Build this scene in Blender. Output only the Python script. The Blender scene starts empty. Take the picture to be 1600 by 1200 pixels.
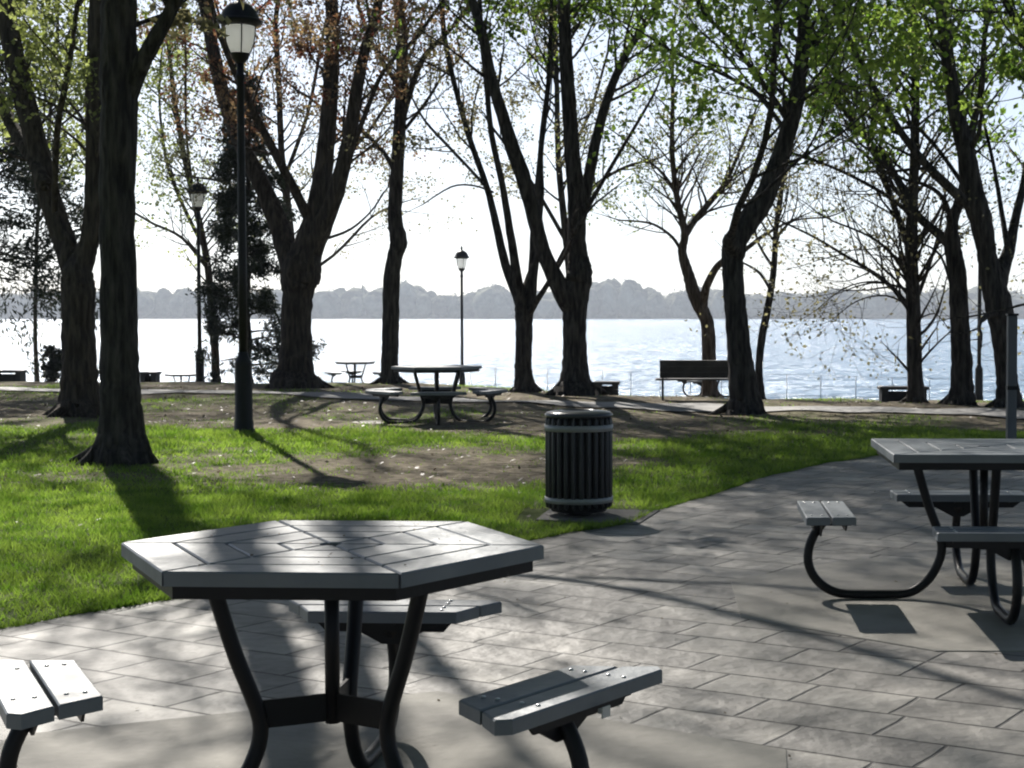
import bpy, math, random
import numpy as np
from mathutils import Vector, Matrix
R = math.radians
rng = random.Random(7)
nr = np.random.RandomState(11)
sc = bpy.context.scene
COL = sc.collection

# ------------------------------------------------------------------ camera
F, X0, CY, H = 2580.0, 1020.0, 600.0, 1.40          # focal length and optical centre in photo pixels, eye height
PITCH = math.atan(107.0 / F)
cd = bpy.data.cameras.new('camera'); cam = bpy.data.objects.new('camera', cd); COL.objects.link(cam)
cam.location = (0, 0, H); cam.rotation_euler = (math.pi/2 - PITCH, 0, 0)
cd.sensor_width = 36; cd.lens = 36*F/1600; cd.shift_x = (800 - X0)/1600
cd.clip_start = .05; cd.clip_end = 20000
sc.camera = cam

# ------------------------------------------------------------------ sky, sun, exposure
SUN_EL, SUN_AZ = R(37), R(-20.5)                       # azimuth measured from +Y, negative = left
w = bpy.data.worlds.new('World'); sc.world = w; w.use_nodes = True
nt = w.node_tree; bg = nt.nodes['Background']
sky = nt.nodes.new('ShaderNodeTexSky'); sky.sky_type = 'NISHITA'; sky.sun_disc = False
sky.sun_elevation = SUN_EL; sky.sun_rotation = SUN_AZ
sky.air_density = .7; sky.dust_density = .6; sky.ozone_density = 2.5
bg.inputs[1].default_value = .042
# made-up veil of white light low in the sky under the sun, added to the clear sky
def wn(t, **k):
    q = nt.nodes.new(t)
    for a, b in k.items(): setattr(q, a, b)
    return q
def wm_(op, a, b=None, c=None):
    q = wn('ShaderNodeMath', operation=op)
    for i, v in enumerate((a, b, c)):
        if v is None: continue
        if isinstance(v, (int, float)): q.inputs[i].default_value = v
        else: nt.links.new(v, q.inputs[i])
    return q.outputs[0]
tcw = wn('ShaderNodeTexCoord'); sxyz = wn('ShaderNodeSeparateXYZ'); nt.links.new(tcw.outputs['Generated'], sxyz.inputs[0])
hx, hy, hz_ = sxyz.outputs
ca = wm_('ADD', wm_('MULTIPLY', hx, math.sin(SUN_AZ)), wm_('MULTIPLY', hy, math.cos(SUN_AZ)))
azt = wm_('POWER', wm_('MAXIMUM', wm_('MULTIPLY_ADD', ca, .5, .5), 0.0), 5.0)
elt = wm_('EXPONENT', wm_('MULTIPLY', wm_('POWER', wm_('DIVIDE', wm_('ABSOLUTE', hz_), .32), 2.0), -1.0))
cn = wn('ShaderNodeTexNoise'); cn.inputs['Scale'].default_value = 2.2; cn.inputs['Detail'].default_value = 5; nt.links.new(tcw.outputs['Generated'], cn.inputs['Vector'])
veil = wm_('MULTIPLY', wm_('MULTIPLY', azt, elt), wm_('MULTIPLY_ADD', cn.outputs[0], 6.0, 6.5))
vc = wn('ShaderNodeVectorMath', operation='SCALE'); vc.inputs[0].default_value = (.97, .985, 1.0); nt.links.new(veil, vc.inputs['Scale'])
va_ = wn('ShaderNodeVectorMath', operation='ADD'); nt.links.new(sky.outputs[0], va_.inputs[0]); nt.links.new(vc.outputs[0], va_.inputs[1])
nt.links.new(va_.outputs[0], bg.inputs[0])
sl = bpy.data.lights.new('sun', 'SUN'); sl.energy = 5.0; sl.angle = R(.55); sl.color = (1, .95, .87)
so = bpy.data.objects.new('sun', sl); COL.objects.link(so)
sdir = Vector((math.sin(SUN_AZ)*math.cos(SUN_EL), math.cos(SUN_AZ)*math.cos(SUN_EL), math.sin(SUN_EL)))
so.rotation_euler = sdir.to_track_quat('Z', 'Y').to_euler()
sc.view_settings.view_transform = 'Standard'; sc.view_settings.look = 'None'
sc.view_settings.gamma = 1; sc.view_settings.exposure = 1.0
sc.cycles.volume_bounces = 0
sc.cycles.pixel_filter_type = 'BLACKMAN_HARRIS'; sc.cycles.filter_width = 2.1   # soft lens

# ------------------------------------------------------------------ helpers
def p2w(x, y, D):
    """photo pixel + depth along Y -> world point"""
    u = (x - X0)/F; v = -(y - CY)/F
    c, s = math.cos(PITCH), math.sin(PITCH)
    t = D/(c + v*s)
    return Vector((u*t, D, H + t*(-s + v*c)))
def gx(px, D): return (px - X0)/F*D
def gy(py): return F*H/(py - 493.0)

class MB:
    def __init__(s): s.v = []; s.f = []; s.sm = []; s.mi = []
    def add(s, vs, fs, smooth=False, mi=0):
        b = len(s.v); s.v.extend([tuple(q) for q in vs])
        s.f.extend([tuple(b+i for i in f) for f in fs]); s.sm.extend([smooth]*len(fs)); s.mi.extend([mi]*len(fs))
    def box(s, c, d, M=None, mi=0):
        vs = [Vector((x*d[0]/2, y*d[1]/2, z*d[2]/2)) for x in (-1,1) for y in (-1,1) for z in (-1,1)]
        if M is not None: vs = [M @ q for q in vs]
        s.add([Vector(c)+q for q in vs], [(0,1,3,2),(4,6,7,5),(0,4,5,1),(2,3,7,6),(0,2,6,4),(1,5,7,3)], mi=mi)
    def prism(s, poly, z0, z1, bev=0.0, mi=0):
        """counter-clockwise outline extruded, top edge chamfered by bev"""
        n = len(poly); cx = sum(p[0] for p in poly)/n; cy = sum(p[1] for p in poly)/n
        rings = [[(p[0], p[1], z0) for p in poly]]
        if bev:
            ins = inset(poly, bev)
            rings += [[(p[0], p[1], z1-bev) for p in poly], [(p[0], p[1], z1) for p in ins]]
        else: rings += [[(p[0], p[1], z1) for p in poly]]
        vs = [q for r in rings for q in r]; fs = [tuple(range(n-1, -1, -1))]
        for k in range(len(rings)-1):
            for i in range(n):
                j = (i+1) % n; fs.append((k*n+i, k*n+j, (k+1)*n+j, (k+1)*n+i))
        fs.append(tuple((len(rings)-1)*n+i for i in range(n)))
        s.add(vs, fs, mi=mi)
    def tube(s, pts, rad, n=8, cap=True, smooth=True, mi=0, relief=0, rg=None):
        pts = [Vector(p) for p in pts]
        if not hasattr(rad, '__len__'): rad = [rad]*len(pts)
        vs = []; up = None
        for i, p in enumerate(pts):
            t = (pts[min(i+1, len(pts)-1)] - pts[max(i-1, 0)])
            if t.length < 1e-9: t = Vector((0,0,1))
            t.normalize()
            if up is None:
                up = Vector((1,0,0)) if abs(t.x) < .8 else Vector((0,1,0))
            a = (up - t*up.dot(t))
            if a.length < 1e-6: a = t.orthogonal()
            a.normalize(); up = a; b = t.cross(a)
            for k in range(n):
                th = 2*math.pi*k/n
                rr = rad[i]
                if relief: rr *= 1 + relief*(math.sin(5*th + i*.35) + .7*math.sin(9*th - i*.5 + 1) + rg.gauss(0, .6))
                vs.append(p + (a*math.cos(th) + b*math.sin(th))*rr)
        fs = []
        for i in range(len(pts)-1):
            for k in range(n):
                l = (k+1) % n; fs.append((i*n+k, i*n+l, (i+1)*n+l, (i+1)*n+k))
        if cap: fs += [tuple(range(n-1, -1, -1)), tuple((len(pts)-1)*n+k for k in range(n))]
        s.add(vs, fs, smooth, mi)
    def lathe(s, prof, n=24, c=(0,0,0), smooth=True, flute=0, mi=0):
        vs = []; c = Vector(c)
        for (r, z) in prof:
            for k in range(n):
                th = 2*math.pi*k/n; rr = r*(1 - (flute if k % 2 else 0))
                vs.append(c + Vector((rr*math.cos(th), rr*math.sin(th), z)))
        fs = []
        for i in range(len(prof)-1):
            for k in range(n):
                l = (k+1) % n; fs.append((i*n+k, i*n+l, (i+1)*n+l, (i+1)*n+k))
        fs += [tuple(range(n-1, -1, -1)), tuple((len(prof)-1)*n+k for k in range(n))]
        s.add(vs, fs, smooth, mi)
    def build(s, name, mat, parent=None):
        me = bpy.data.meshes.new(name); me.from_pydata(s.v, [], s.f)
        me.polygons.foreach_set('use_smooth', s.sm)
        for m in (mat if isinstance(mat, (list, tuple)) else [mat]): me.materials.append(m)
        if any(s.mi): me.polygons.foreach_set('material_index', s.mi)
        me.update()
        o = bpy.data.objects.new(name, me); COL.objects.link(o)
        if parent: o.parent = parent
        return o
def inset(poly, d):
    n = len(poly); out = []
    for i in range(n):
        p0, p1, p2 = Vector(poly[i-1][:2]), Vector(poly[i][:2]), Vector(poly[(i+1) % n][:2])
        a = (p1-p0).normalized(); b = (p2-p1).normalized()
        na = Vector((-a.y, a.x)); nb = Vector((-b.y, b.x)); m = na+nb
        m = m/max(.3, (1+na.dot(nb)))
        out.append((p1.x+m.x*d, p1.y+m.y*d))
    return out
def npmesh(name, verts, faces, mat, parent=None, smooth=False, attr=None):
    """fast mesh from numpy: faces (n,k)"""
    me = bpy.data.meshes.new(name); nf, k = faces.shape
    me.vertices.add(len(verts)); me.vertices.foreach_set('co', verts.astype(np.float32).ravel())
    me.loops.add(nf*k); me.loops.foreach_set('vertex_index', faces.astype(np.int32).ravel())
    me.polygons.add(nf); me.polygons.foreach_set('loop_start', np.arange(0, nf*k, k, dtype=np.int32))
    me.polygons.foreach_set('loop_total', np.full(nf, k, dtype=np.int32))
    me.polygons.foreach_set('use_smooth', np.full(nf, smooth))
    me.update(calc_edges=True); me.validate()
    if attr is not None:
        for an, av in attr.items():
            a = me.attributes.new(an, 'FLOAT', 'POINT'); a.data.foreach_set('value', av.astype(np.float32))
    me.materials.append(mat)
    o = bpy.data.objects.new(name, me); COL.objects.link(o)
    if parent: o.parent = parent
    return o
def tag(o, label=None, cat=None, group=None, kind=None):
    if label: o['label'] = label
    if cat: o['category'] = cat
    if group: o['group'] = group
    if kind: o['kind'] = kind
    return o
def empty(name, loc, rz=0):
    o = bpy.data.objects.new(name, None); COL.objects.link(o); o.location = loc; o.rotation_euler = (0,0,rz); o.empty_display_size = .1
    return o
def copy_tree(o, parent=None):
    c = o.copy(); COL.objects.link(c); c.parent = parent
    for ch in list(o.children): copy_tree(ch, c)
    return c

# ------------------------------------------------------------------ materials
def mat(name, col, rough=.7, spec=.5, metal=0, var=0, vscale=5, col2=None, bump=0, bscale=40, coat=0, stretch=None, objrand=0):
    m = bpy.data.materials.new(name); m.use_nodes = True; n = m.node_tree; L = n.links
    b = n.nodes['Principled BSDF']; b.inputs['Roughness'].default_value = rough
    b.inputs['Specular IOR Level'].default_value = spec; b.inputs['Metallic'].default_value = metal
    b.inputs['Base Color'].default_value = (*col, 1); b.inputs['Coat Weight'].default_value = coat
    tc = n.nodes.new('ShaderNodeTexCoord'); src = tc.outputs['Object']
    if stretch:
        mp = n.nodes.new('ShaderNodeMapping'); mp.inputs['Scale'].default_value = stretch; L.new(src, mp.inputs[0]); src = mp.outputs[0]
    if col2:
        t = n.nodes.new('ShaderNodeTexNoise'); t.inputs['Scale'].default_value = vscale; t.inputs['Detail'].default_value = 6
        L.new(src, t.inputs['Vector']); r = n.nodes.new('ShaderNodeValToRGB')
        r.color_ramp.elements[0].position = .35; r.color_ramp.elements[1].position = .65
        r.color_ramp.elements[0].color = (*col, 1); r.color_ramp.elements[1].color = (*col2, 1)
        L.new(t.outputs[0], r.inputs[0]); L.new(r.outputs[0], b.inputs['Base Color'])
    if bump:
        t = n.nodes.new('ShaderNodeTexNoise'); t.inputs['Scale'].default_value = bscale; t.inputs['Detail'].default_value = 5
        L.new(src, t.inputs['Vector']); bp = n.nodes.new('ShaderNodeBump'); bp.inputs['Strength'].default_value = bump
        bp.inputs['Distance'].default_value = .02; L.new(t.outputs[0], bp.inputs['Height']); L.new(bp.outputs[0], b.inputs['Normal'])
    return m
def leafmat(name, c1, c2, trans=.5, rough=.55):
    m = bpy.data.materials.new(name); m.use_nodes = True; n = m.node_tree; L = n.links
    n.nodes.remove(n.nodes['Principled BSDF']); out = n.nodes['Material Output']
    tc = n.nodes.new('ShaderNodeTexCoord'); t = n.nodes.new('ShaderNodeTexNoise'); t.inputs['Scale'].default_value = 1.7; t.inputs['Detail'].default_value = 5
    L.new(tc.outputs['Object'], t.inputs['Vector']); r = n.nodes.new('ShaderNodeValToRGB')
    r.color_ramp.elements[0].position = .38; r.color_ramp.elements[1].position = .62
    r.color_ramp.elements[0].color = (*c1, 1); r.color_ramp.elements[1].color = (*c2, 1); L.new(t.outputs[0], r.inputs[0])
    d = n.nodes.new('ShaderNodeBsdfPrincipled'); d.inputs['Roughness'].default_value = rough
    L.new(r.outputs[0], d.inputs['Base Color'])
    tr = n.nodes.new('ShaderNodeBsdfTranslucent'); g = n.nodes.new('ShaderNodeHueSaturation'); g.inputs['Value'].default_value = 1.5; g.inputs['Saturation'].default_value = 1.1
    L.new(r.outputs[0], g.inputs['Color']); L.new(g.outputs[0], tr.inputs[0])
    mx = n.nodes.new('ShaderNodeMixShader'); mx.inputs[0].default_value = trans
    L.new(d.outputs[0], mx.inputs[1]); L.new(tr.outputs[0], mx.inputs[2]); L.new(mx.outputs[0], out.inputs[0])
    return m
M = {}
M['metal'] = mat('black_metal', (.009,.009,.011), .46, .3, bump=.05, bscale=60)
M['lumber'] = mat('grey_lumber', (.105,.125,.15), .5, .75, col2=(.17,.188,.21), vscale=3, bump=.25, bscale=16, stretch=(1,1,1))
M['lumber_dark'] = mat('dark_lumber', (.035,.033,.032), .6, .4, col2=(.06,.055,.05), vscale=4, bump=.2, bscale=30)
M['bolt'] = mat('steel_bolt', (.6,.6,.6), .3, .5, metal=.9)
M['glass'] = leafmat('opal_glass', (.85,.85,.84), (.9,.9,.89), .7, .25)
M['binband'] = mat('bin_band', (.27,.27,.275), .4, .5, bump=.1, col2=(.36,.355,.35), vscale=4)
M['binslat'] = mat('bin_slat', (.025,.025,.03), .42, .5, bump=.08, col2=(.04,.04,.045), vscale=6)
M['concrete'] = mat('slab_concrete', (.20,.19,.17), .8, .35, col2=(.29,.275,.245), vscale=2.6, bump=.25, bscale=25)
M['path'] = mat('path_asphalt', (.15,.145,.14), .75, .4, col2=(.27,.26,.25), vscale=1.2, bump=.3, bscale=60)
M['stone'] = mat('dark_stone', (.045,.045,.05), .7, .3, col2=(.08,.078,.075), vscale=3, bump=.3, bscale=20)
M['post'] = mat('weathered_post', (.13,.13,.14), .6, .4, col2=(.19,.19,.2), vscale=5, bump=.2, stretch=(1,1,.2))
M['tag'] = mat('label_plate', (.55,.55,.55), .5)

def barkmat(name, c1, c2, lich=None):
    m = bpy.data.materials.new(name); m.use_nodes = True; n = m.node_tree; L = n.links; b = n.nodes['Principled BSDF']
    b.inputs['Roughness'].default_value = .9; b.inputs['Specular IOR Level'].default_value = .15
    tc = n.nodes.new('ShaderNodeTexCoord'); mp = n.nodes.new('ShaderNodeMapping'); mp.inputs['Scale'].default_value = (14,14,2.2)
    L.new(tc.outputs['Object'], mp.inputs[0]); t = n.nodes.new('ShaderNodeTexNoise'); t.inputs['Scale'].default_value = 1.3; t.inputs['Detail'].default_value = 8
    L.new(mp.outputs[0], t.inputs['Vector']); r = n.nodes.new('ShaderNodeValToRGB')
    r.color_ramp.elements[0].position = .38; r.color_ramp.elements[1].position = .68
    r.color_ramp.elements[0].color = (*c1, 1); r.color_ramp.elements[1].color = (*c2, 1); L.new(t.outputs[0], r.inputs[0])
    L.new(r.outputs[0], b.inputs['Base Color'])
    bp = n.nodes.new('ShaderNodeBump'); bp.inputs['Strength'].default_value = 1.0; bp.inputs['Distance'].default_value = .10
    L.new(t.outputs[0], bp.inputs['Height']); L.new(bp.outputs[0], b.inputs['Normal'])
    return m
M['bark'] = barkmat('bark', (.027,.025,.025), (.10,.09,.082))
M['bark_brown'] = barkmat('bark_brown', (.032,.026,.022), (.10,.082,.066))
M['bark_pale'] = barkmat('bark_pale', (.05,.035,.03), (.17,.14,.12))
M['leaf_green'] = leafmat('leaf_green', (.07,.13,.025), (.21,.28,.07), .68)
M['leaf_bright'] = leafmat('leaf_bright', (.09,.16,.028), (.25,.33,.09), .68)
M['leaf_red'] = leafmat('leaf_red', (.10,.035,.025), (.24,.18,.10), .55)
M['leaf_bud'] = leafmat('leaf_bud', (.11,.10,.05), (.22,.21,.12), .5)
M['leaf_yellow'] = leafmat('leaf_yellow', (.13,.16,.045), (.25,.28,.11), .6)
M['needle'] = leafmat('needle_dark', (.012,.018,.012), (.03,.045,.022), .2)
M['leaf_olive'] = leafmat('leaf_olive', (.05,.06,.025), (.11,.12,.05), .4)

# ------------------------------------------------------------------ terrain
UU = [-.60, -.395, -.143, -.0775, -.0078, .07, .225, .6]
DD = [34.0, 33.8, 33.5, 30.0, 27.4, 26.4, 25.4, 25.0]
def terr(x, y):
    x = np.asarray(x, float); y = np.asarray(y, float)
    u = x/np.maximum(y, 12.0); dc = np.interp(u, UU, DD)
    e = y - dc; z = -.05*np.where(e > 1.5, e-.75, np.where(e > 0, e*e/3.0, 0))
    de = dc*1.7; t = np.clip((y-de)/2.2, 0, 1); t = t*t*(3-2*t)
    z = z*(1-t) + (-1.5)*t
    t2 = np.clip((y-de-6)/.3, 0, 1); z = z*(1-t2) + (-3.0)*t2
    rel = .03*np.sin(x*.9+1.3)*np.sin(y*.7+.4) + .02*np.sin(x*2.1)*np.cos(y*1.7)
    far = np.clip((y-17)/6, 0, 1)*np.clip((de-y)/4, 0, 1)
    return z + rel*far
def tz(x, y): return float(terr(x, y))
def vnoise(x, y, s, seed=0):
    """smooth value noise"""
    g = np.random.RandomState(seed).rand(64, 64); x = np.asarray(x)/s; y = np.asarray(y)/s
    xi = np.floor(x).astype(int); yi = np.floor(y).astype(int); fx = x-xi; fy = y-yi; fx = fx*fx*(3-2*fx); fy = fy*fy*(3-2*fy)
    a = g[xi % 64, yi % 64]; b = g[(xi+1) % 64, yi % 64]; c = g[xi % 64, (yi+1) % 64]; d = g[(xi+1) % 64, (yi+1) % 64]
    return (a*(1-fx)+b*fx)*(1-fy) + (c*(1-fx)+d*fx)*fy
# patio outline on the ground (metres), the lawn lies beyond it
EDGE = [(-14,.0),(-8,3.6),(-5.0,5.7),(-4.0,6.45),(-3.4,6.95),(-2.9,7.37),(-2.37,8.1),(-1.8,8.85),(-1.2,9.65),(-.65,10.4),(-.15,11.1),(.0,11.7),(.4,12.7),(1.02,14.4),(1.7,15.7),(2.3,16.5),(3.2,17.3),(4.4,17.9),(7,18.4),(12,18.6),(20,18.2)]
EX = np.array([p[0] for p in EDGE]); EY = np.array([p[1] for p in EDGE])
def edge_y(x): return np.interp(x, EX, EY) + .03*np.sin(np.asarray(x)*9)+.02*np.sin(np.asarray(x)*23+1)
def grassy(x, y):
    """0 bare soil .. 1 lush grass"""
    x = np.asarray(x, float); y = np.asarray(y, float)
    n = .5*vnoise(x, y*.6, 1.6, 3) + .3*vnoise(x, y*.7, .55, 4) + .2*vnoise(x, y, .2, 5)
    base = np.interp(y, [0, 12, 16, 18.5, 21, 24, 30], [.62, .5, .42, .36, .10, -.08, .0])
    for (cx, cy, rx, ry, a) in ((-1.75, 14.9, 1.6, 2.1, .75), (-5.0, 15.6, 1.2, 1.4, .35), (-4.0, 14.0, 1.3, .7, .3), (1.0, 19.7, 3.4, 1.2, .3), (-.5, 12.2, .7, .5, .5), (-3.2, 20.8, 2.4, .9, .3), (3.6, 24.6, 1.8, 1.2, .35)):
        base = base - a*np.exp(-(((x-cx)/rx)**2 + ((y-cy)/ry)**2))
    base = base + .3*np.exp(-(((x-3.4)/1.2)**2 + ((y-19.6)/.9)**2)) + .22*np.exp(-(((x+6)/4)**2 + ((y-19.5)/1.0)**2))
    return np.clip((base + n - .45)*3.0, 0, 1)

def ground_material():
    m = bpy.data.materials.new('ground'); m.use_nodes = True; n = m.node_tree; L = n.links; b = n.nodes['Principled BSDF']
    b.inputs['Roughness'].default_value = .95; b.inputs['Specular IOR Level'].default_value = .1
    tc = n.nodes.new('ShaderNodeTexCoord')
    def nz(s, d=6):
        t = n.nodes.new('ShaderNodeTexNoise'); t.inputs['Scale'].default_value = s; t.inputs['Detail'].default_value = d; L.new(tc.outputs['Object'], t.inputs['Vector']); return t
    def ramp(a, b_, c1, c2, src):
        r = n.nodes.new('ShaderNodeValToRGB'); r.color_ramp.elements[0].position = a; r.color_ramp.elements[1].position = b_
        r.color_ramp.elements[0].color = (*c1, 1); r.color_ramp.elements[1].color = (*c2, 1); L.new(src, r.inputs[0]); return r
    n1 = nz(1.4); n2 = nz(9, 8)
    soil = ramp(.35, .68, (.075,.062,.042), (.22,.185,.13), n2.outputs[0])
    gr = ramp(.35, .65, (.05,.075,.018), (.11,.14,.035), n1.outputs[0])
    at = n.nodes.new('ShaderNodeAttribute'); at.attribute_name = 'grassy'
    mx = n.nodes.new('ShaderNodeMix'); mx.data_type = 'RGBA'; L.new(at.outputs['Fac'], mx.inputs['Factor'])
    L.new(soil.outputs[0], mx.inputs[6]); L.new(gr.outputs[0], mx.inputs[7]); L.new(mx.outputs[2], b.inputs['Base Color'])
    bp = n.nodes.new('ShaderNodeBump'); bp.inputs['Strength'].default_value = .8; bp.inputs['Distance'].default_value = .04
    n3 = nz(22, 8); L.new(n3.outputs[0], bp.inputs['Height']); L.new(bp.outputs[0], b.inputs['Normal'])
    return m
xs = np.concatenate([np.arange(-90, -16, 2.0), np.arange(-16, 12, .2), np.arange(12, 90, 2.0)])
ys = np.concatenate([np.arange(-40, 4, 2.0), np.arange(4, 36, .2), np.arange(36, 70, .5)])
gxx, gyy = np.meshgrid(xs, ys, indexing='ij')
V = np.stack([gxx, gyy, terr(gxx, gyy)], -1).reshape(-1, 3)
nx, ny = len(xs), len(ys)
idx = np.arange(nx*ny).reshape(nx, ny)
FC = np.stack([idx[:-1,:-1], idx[1:,:-1], idx[1:,1:], idx[:-1,1:]], -1).reshape(-1, 4)
g = npmesh('ground', V, FC, ground_material(), smooth=True, attr={'grassy': grassy(gxx, gyy).ravel()})
tag(g, kind='structure')

def patio_material():
    m = bpy.data.materials.new('patio_paving'); m.use_nodes = True; n = m.node_tree; L = n.links; b = n.nodes['Principled BSDF']
    b.inputs['Roughness'].default_value = .62; b.inputs['Specular IOR Level'].default_value = .45
    tc = n.nodes.new('ShaderNodeTexCoord')
    wn = n.nodes.new('ShaderNodeTexNoise'); wn.inputs['Scale'].default_value = 3.2; wn.inputs['Detail'].default_value = 3; L.new(tc.outputs['Object'], wn.inputs['Vector'])
    va = n.nodes.new('ShaderNodeVectorMath'); va.operation = 'MULTIPLY_ADD'; va.inputs[1].default_value = (.03,.03,0); L.new(wn.outputs['Color'], va.inputs[0]); L.new(tc.outputs['Object'], va.inputs[2])
    mp = n.nodes.new('ShaderNodeMapping'); mp.inputs['Rotation'].default_value = (0,0,R(30)); L.new(va.outputs[0], mp.inputs[0])
    br = n.nodes.new('ShaderNodeTexBrick'); br.inputs['Scale'].default_value = 1; br.inputs['Brick Width'].default_value = .52; br.inputs['Row Height'].default_value = .30
    br.inputs['Mortar Size'].default_value = .0095; br.inputs['Mortar Smooth'].default_value = .6; br.offset = .5; br.squash = .75; br.squash_frequency = 3
    br.inputs['Color1'].default_value = (.19,.184,.178,1); br.inputs['Color2'].default_value = (.33,.318,.30,1); br.inputs['Mortar'].default_value = (.045,.042,.04,1)
    L.new(mp.outputs[0], br.inputs['Vector'])
    t = n.nodes.new('ShaderNodeTexNoise'); t.inputs['Scale'].default_value = 2.2; t.inputs['Detail'].default_value = 9; t.inputs['Roughness'].default_value = .65; L.new(tc.outputs['Object'], t.inputs['Vector'])
    r = n.nodes.new('ShaderNodeValToRGB'); r.color_ramp.elements[0].position = .3; r.color_ramp.elements[1].position = .7
    r.color_ramp.elements[0].color = (.50,.48,.46,1); r.color_ramp.elements[1].color = (1.15,1.12,1.08,1); L.new(t.outputs[0], r.inputs[0])
    mu = n.nodes.new('ShaderNodeMix'); mu.data_type = 'RGBA'; mu.blend_type = 'MULTIPLY'; mu.inputs['Factor'].default_value = 1
    L.new(br.outputs['Color'], mu.inputs[6]); L.new(r.outputs[0], mu.inputs[7]); L.new(mu.outputs[2], b.inputs['Base Color'])
    t2 = n.nodes.new('ShaderNodeTexNoise'); t2.inputs['Scale'].default_value = 9; t2.inputs['Detail'].default_value = 9; L.new(tc.outputs['Object'], t2.inputs['Vector'])
    ad = n.nodes.new('ShaderNodeMath'); ad.operation = 'MULTIPLY_ADD'; ad.inputs[1].default_value = -1.0; L.new(br.outputs['Fac'], ad.inputs[0]); L.new(t2.outputs[0], ad.inputs[2])
    bp = n.nodes.new('ShaderNodeBump'); bp.inputs['Strength'].default_value = .75; bp.inputs['Distance'].default_value = .028
    L.new(ad.outputs[0], bp.inputs['Height']); L.new(bp.outputs[0], b.inputs['Normal'])
    return m
px_ = np.arange(-14, 20.01, .1); top = edge_y(px_)
mb = MB(); vs = [(float(x), float(y), .004) for x, y in zip(px_, top)] + [(float(x), -12.0, .004) for x in px_] + [(float(x), float(y)+.01, -.02) for x, y in zip(px_, top)]
k = len(px_); mb.add(vs, [(i+k, i+k+1, i+1, i) for i in range(k-1)] + [(i, i+1, i+1+2*k, i+2*k) for i in range(k-1)])
tag(mb.build('patio', patio_material()), kind='structure')
# footpath by the water
mb = MB(); P = [(-600, 607), (0, 609), (400, 616), (750, 627), (900, 632), (1200, 640), (1600, 650), (2200, 662)]
vs = []; fs = []; ppx = np.linspace(-600, 2200, 141)
for i, p in enumerate(ppx):
    yy = np.interp(p, [q[0] for q in P], [q[1] for q in P]); D = gy(yy) + .12*math.sin(i*.9)
    for j in range(5):
        Dj = D - .7 + 1.4*j/4; X = gx(p, Dj); vs.append((X, Dj, tz(X, Dj)+.022))
    if i: a = (i-1)*5; fs += [(a+j, a+5+j, a+6+j, a+1+j) for j in range(4)]
mb.add(vs, fs, True); tag(mb.build('footpath', M['path']), kind='structure')

# ------------------------------------------------------------------ water and far shore
WZ = -1.9
def water_material():
    m = bpy.data.materials.new('lake_water'); m.use_nodes = True; n = m.node_tree; L = n.links; b = n.nodes['Principled BSDF']
    b.inputs['Base Color'].default_value = (.12,.22,.33,1); b.inputs['Roughness'].default_value = .22; b.inputs['IOR'].default_value = 1.33
    b.inputs['Specular IOR Level'].default_value = .5
    tc = n.nodes.new('ShaderNodeTexCoord')
    def nz(sx, sy, d=4):
        mp = n.nodes.new('ShaderNodeMapping'); mp.inputs['Scale'].default_value = (sx, sy, 1); L.new(tc.outputs['Object'], mp.inputs[0])
        t = n.nodes.new('ShaderNodeTexNoise'); t.inputs['Scale'].default_value = 1; t.inputs['Detail'].default_value = d; L.new(mp.outputs[0], t.inputs['Vector']); return t
    a = nz(.85, 1.3, 5); c = nz(.10, .16, 4); f = nz(.016, .012, 3)
    s1 = n.nodes.new('ShaderNodeMath'); s1.operation = 'MULTIPLY_ADD'; s1.inputs[1].default_value = 2.5; L.new(c.outputs[0], s1.inputs[0]); L.new(a.outputs[0], s1.inputs[2])
    bp = n.nodes.new('ShaderNodeBump'); bp.inputs['Strength'].default_value = 1.0; bp.inputs['Distance'].default_value = 1.0
    L.new(s1.outputs[0], bp.inputs['Height']); L.new(bp.outputs[0], b.inputs['Normal'])
    return m
mb = MB(); mb.add([(-1600, 40, WZ), (1400, 40, WZ), (1400, 1640, WZ), (-1600, 1640, WZ)], [(0,1,2,3)])
tag(mb.build('lake_water', water_material()), kind='structure')
mb = MB(); mb.prism([(-1500, 1560), (1300, 1560), (1300, 1700), (-1500, 1700)], WZ-1, WZ+1.2)
tag(mb.build('far_bank', mat('bank', (.06,.055,.045), .9, .1, col2=(.13,.12,.10), vscale=.05)), kind='structure')
PR = [(-900, 455), (0, 458), (200, 450), (300, 448), (480, 454), (550, 447), (600, 449), (640, 437), (680, 449), (720, 462), (750, 452), (775, 441), (800, 455), (860, 453), (905, 441), (940, 433), (985, 434), (1010, 447), (1040, 465), (1075, 448), (1110, 447), (1160, 455), (1250, 456), (1300, 448), (1400, 453), (1500, 449), (1600, 452), (2400, 455)]
tv = []; sv_ = []; sf_ = []
import bmesh
bm_ = bmesh.new(); bmesh.ops.create_icosphere(bm_, subdivisions=2, radius=1); IV = np.array([tuple(v.co) for v in bm_.verts]); IF = np.array([[v.index for v in f.verts] for f in bm_.faces]); bm_.free()
nb = 0
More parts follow.
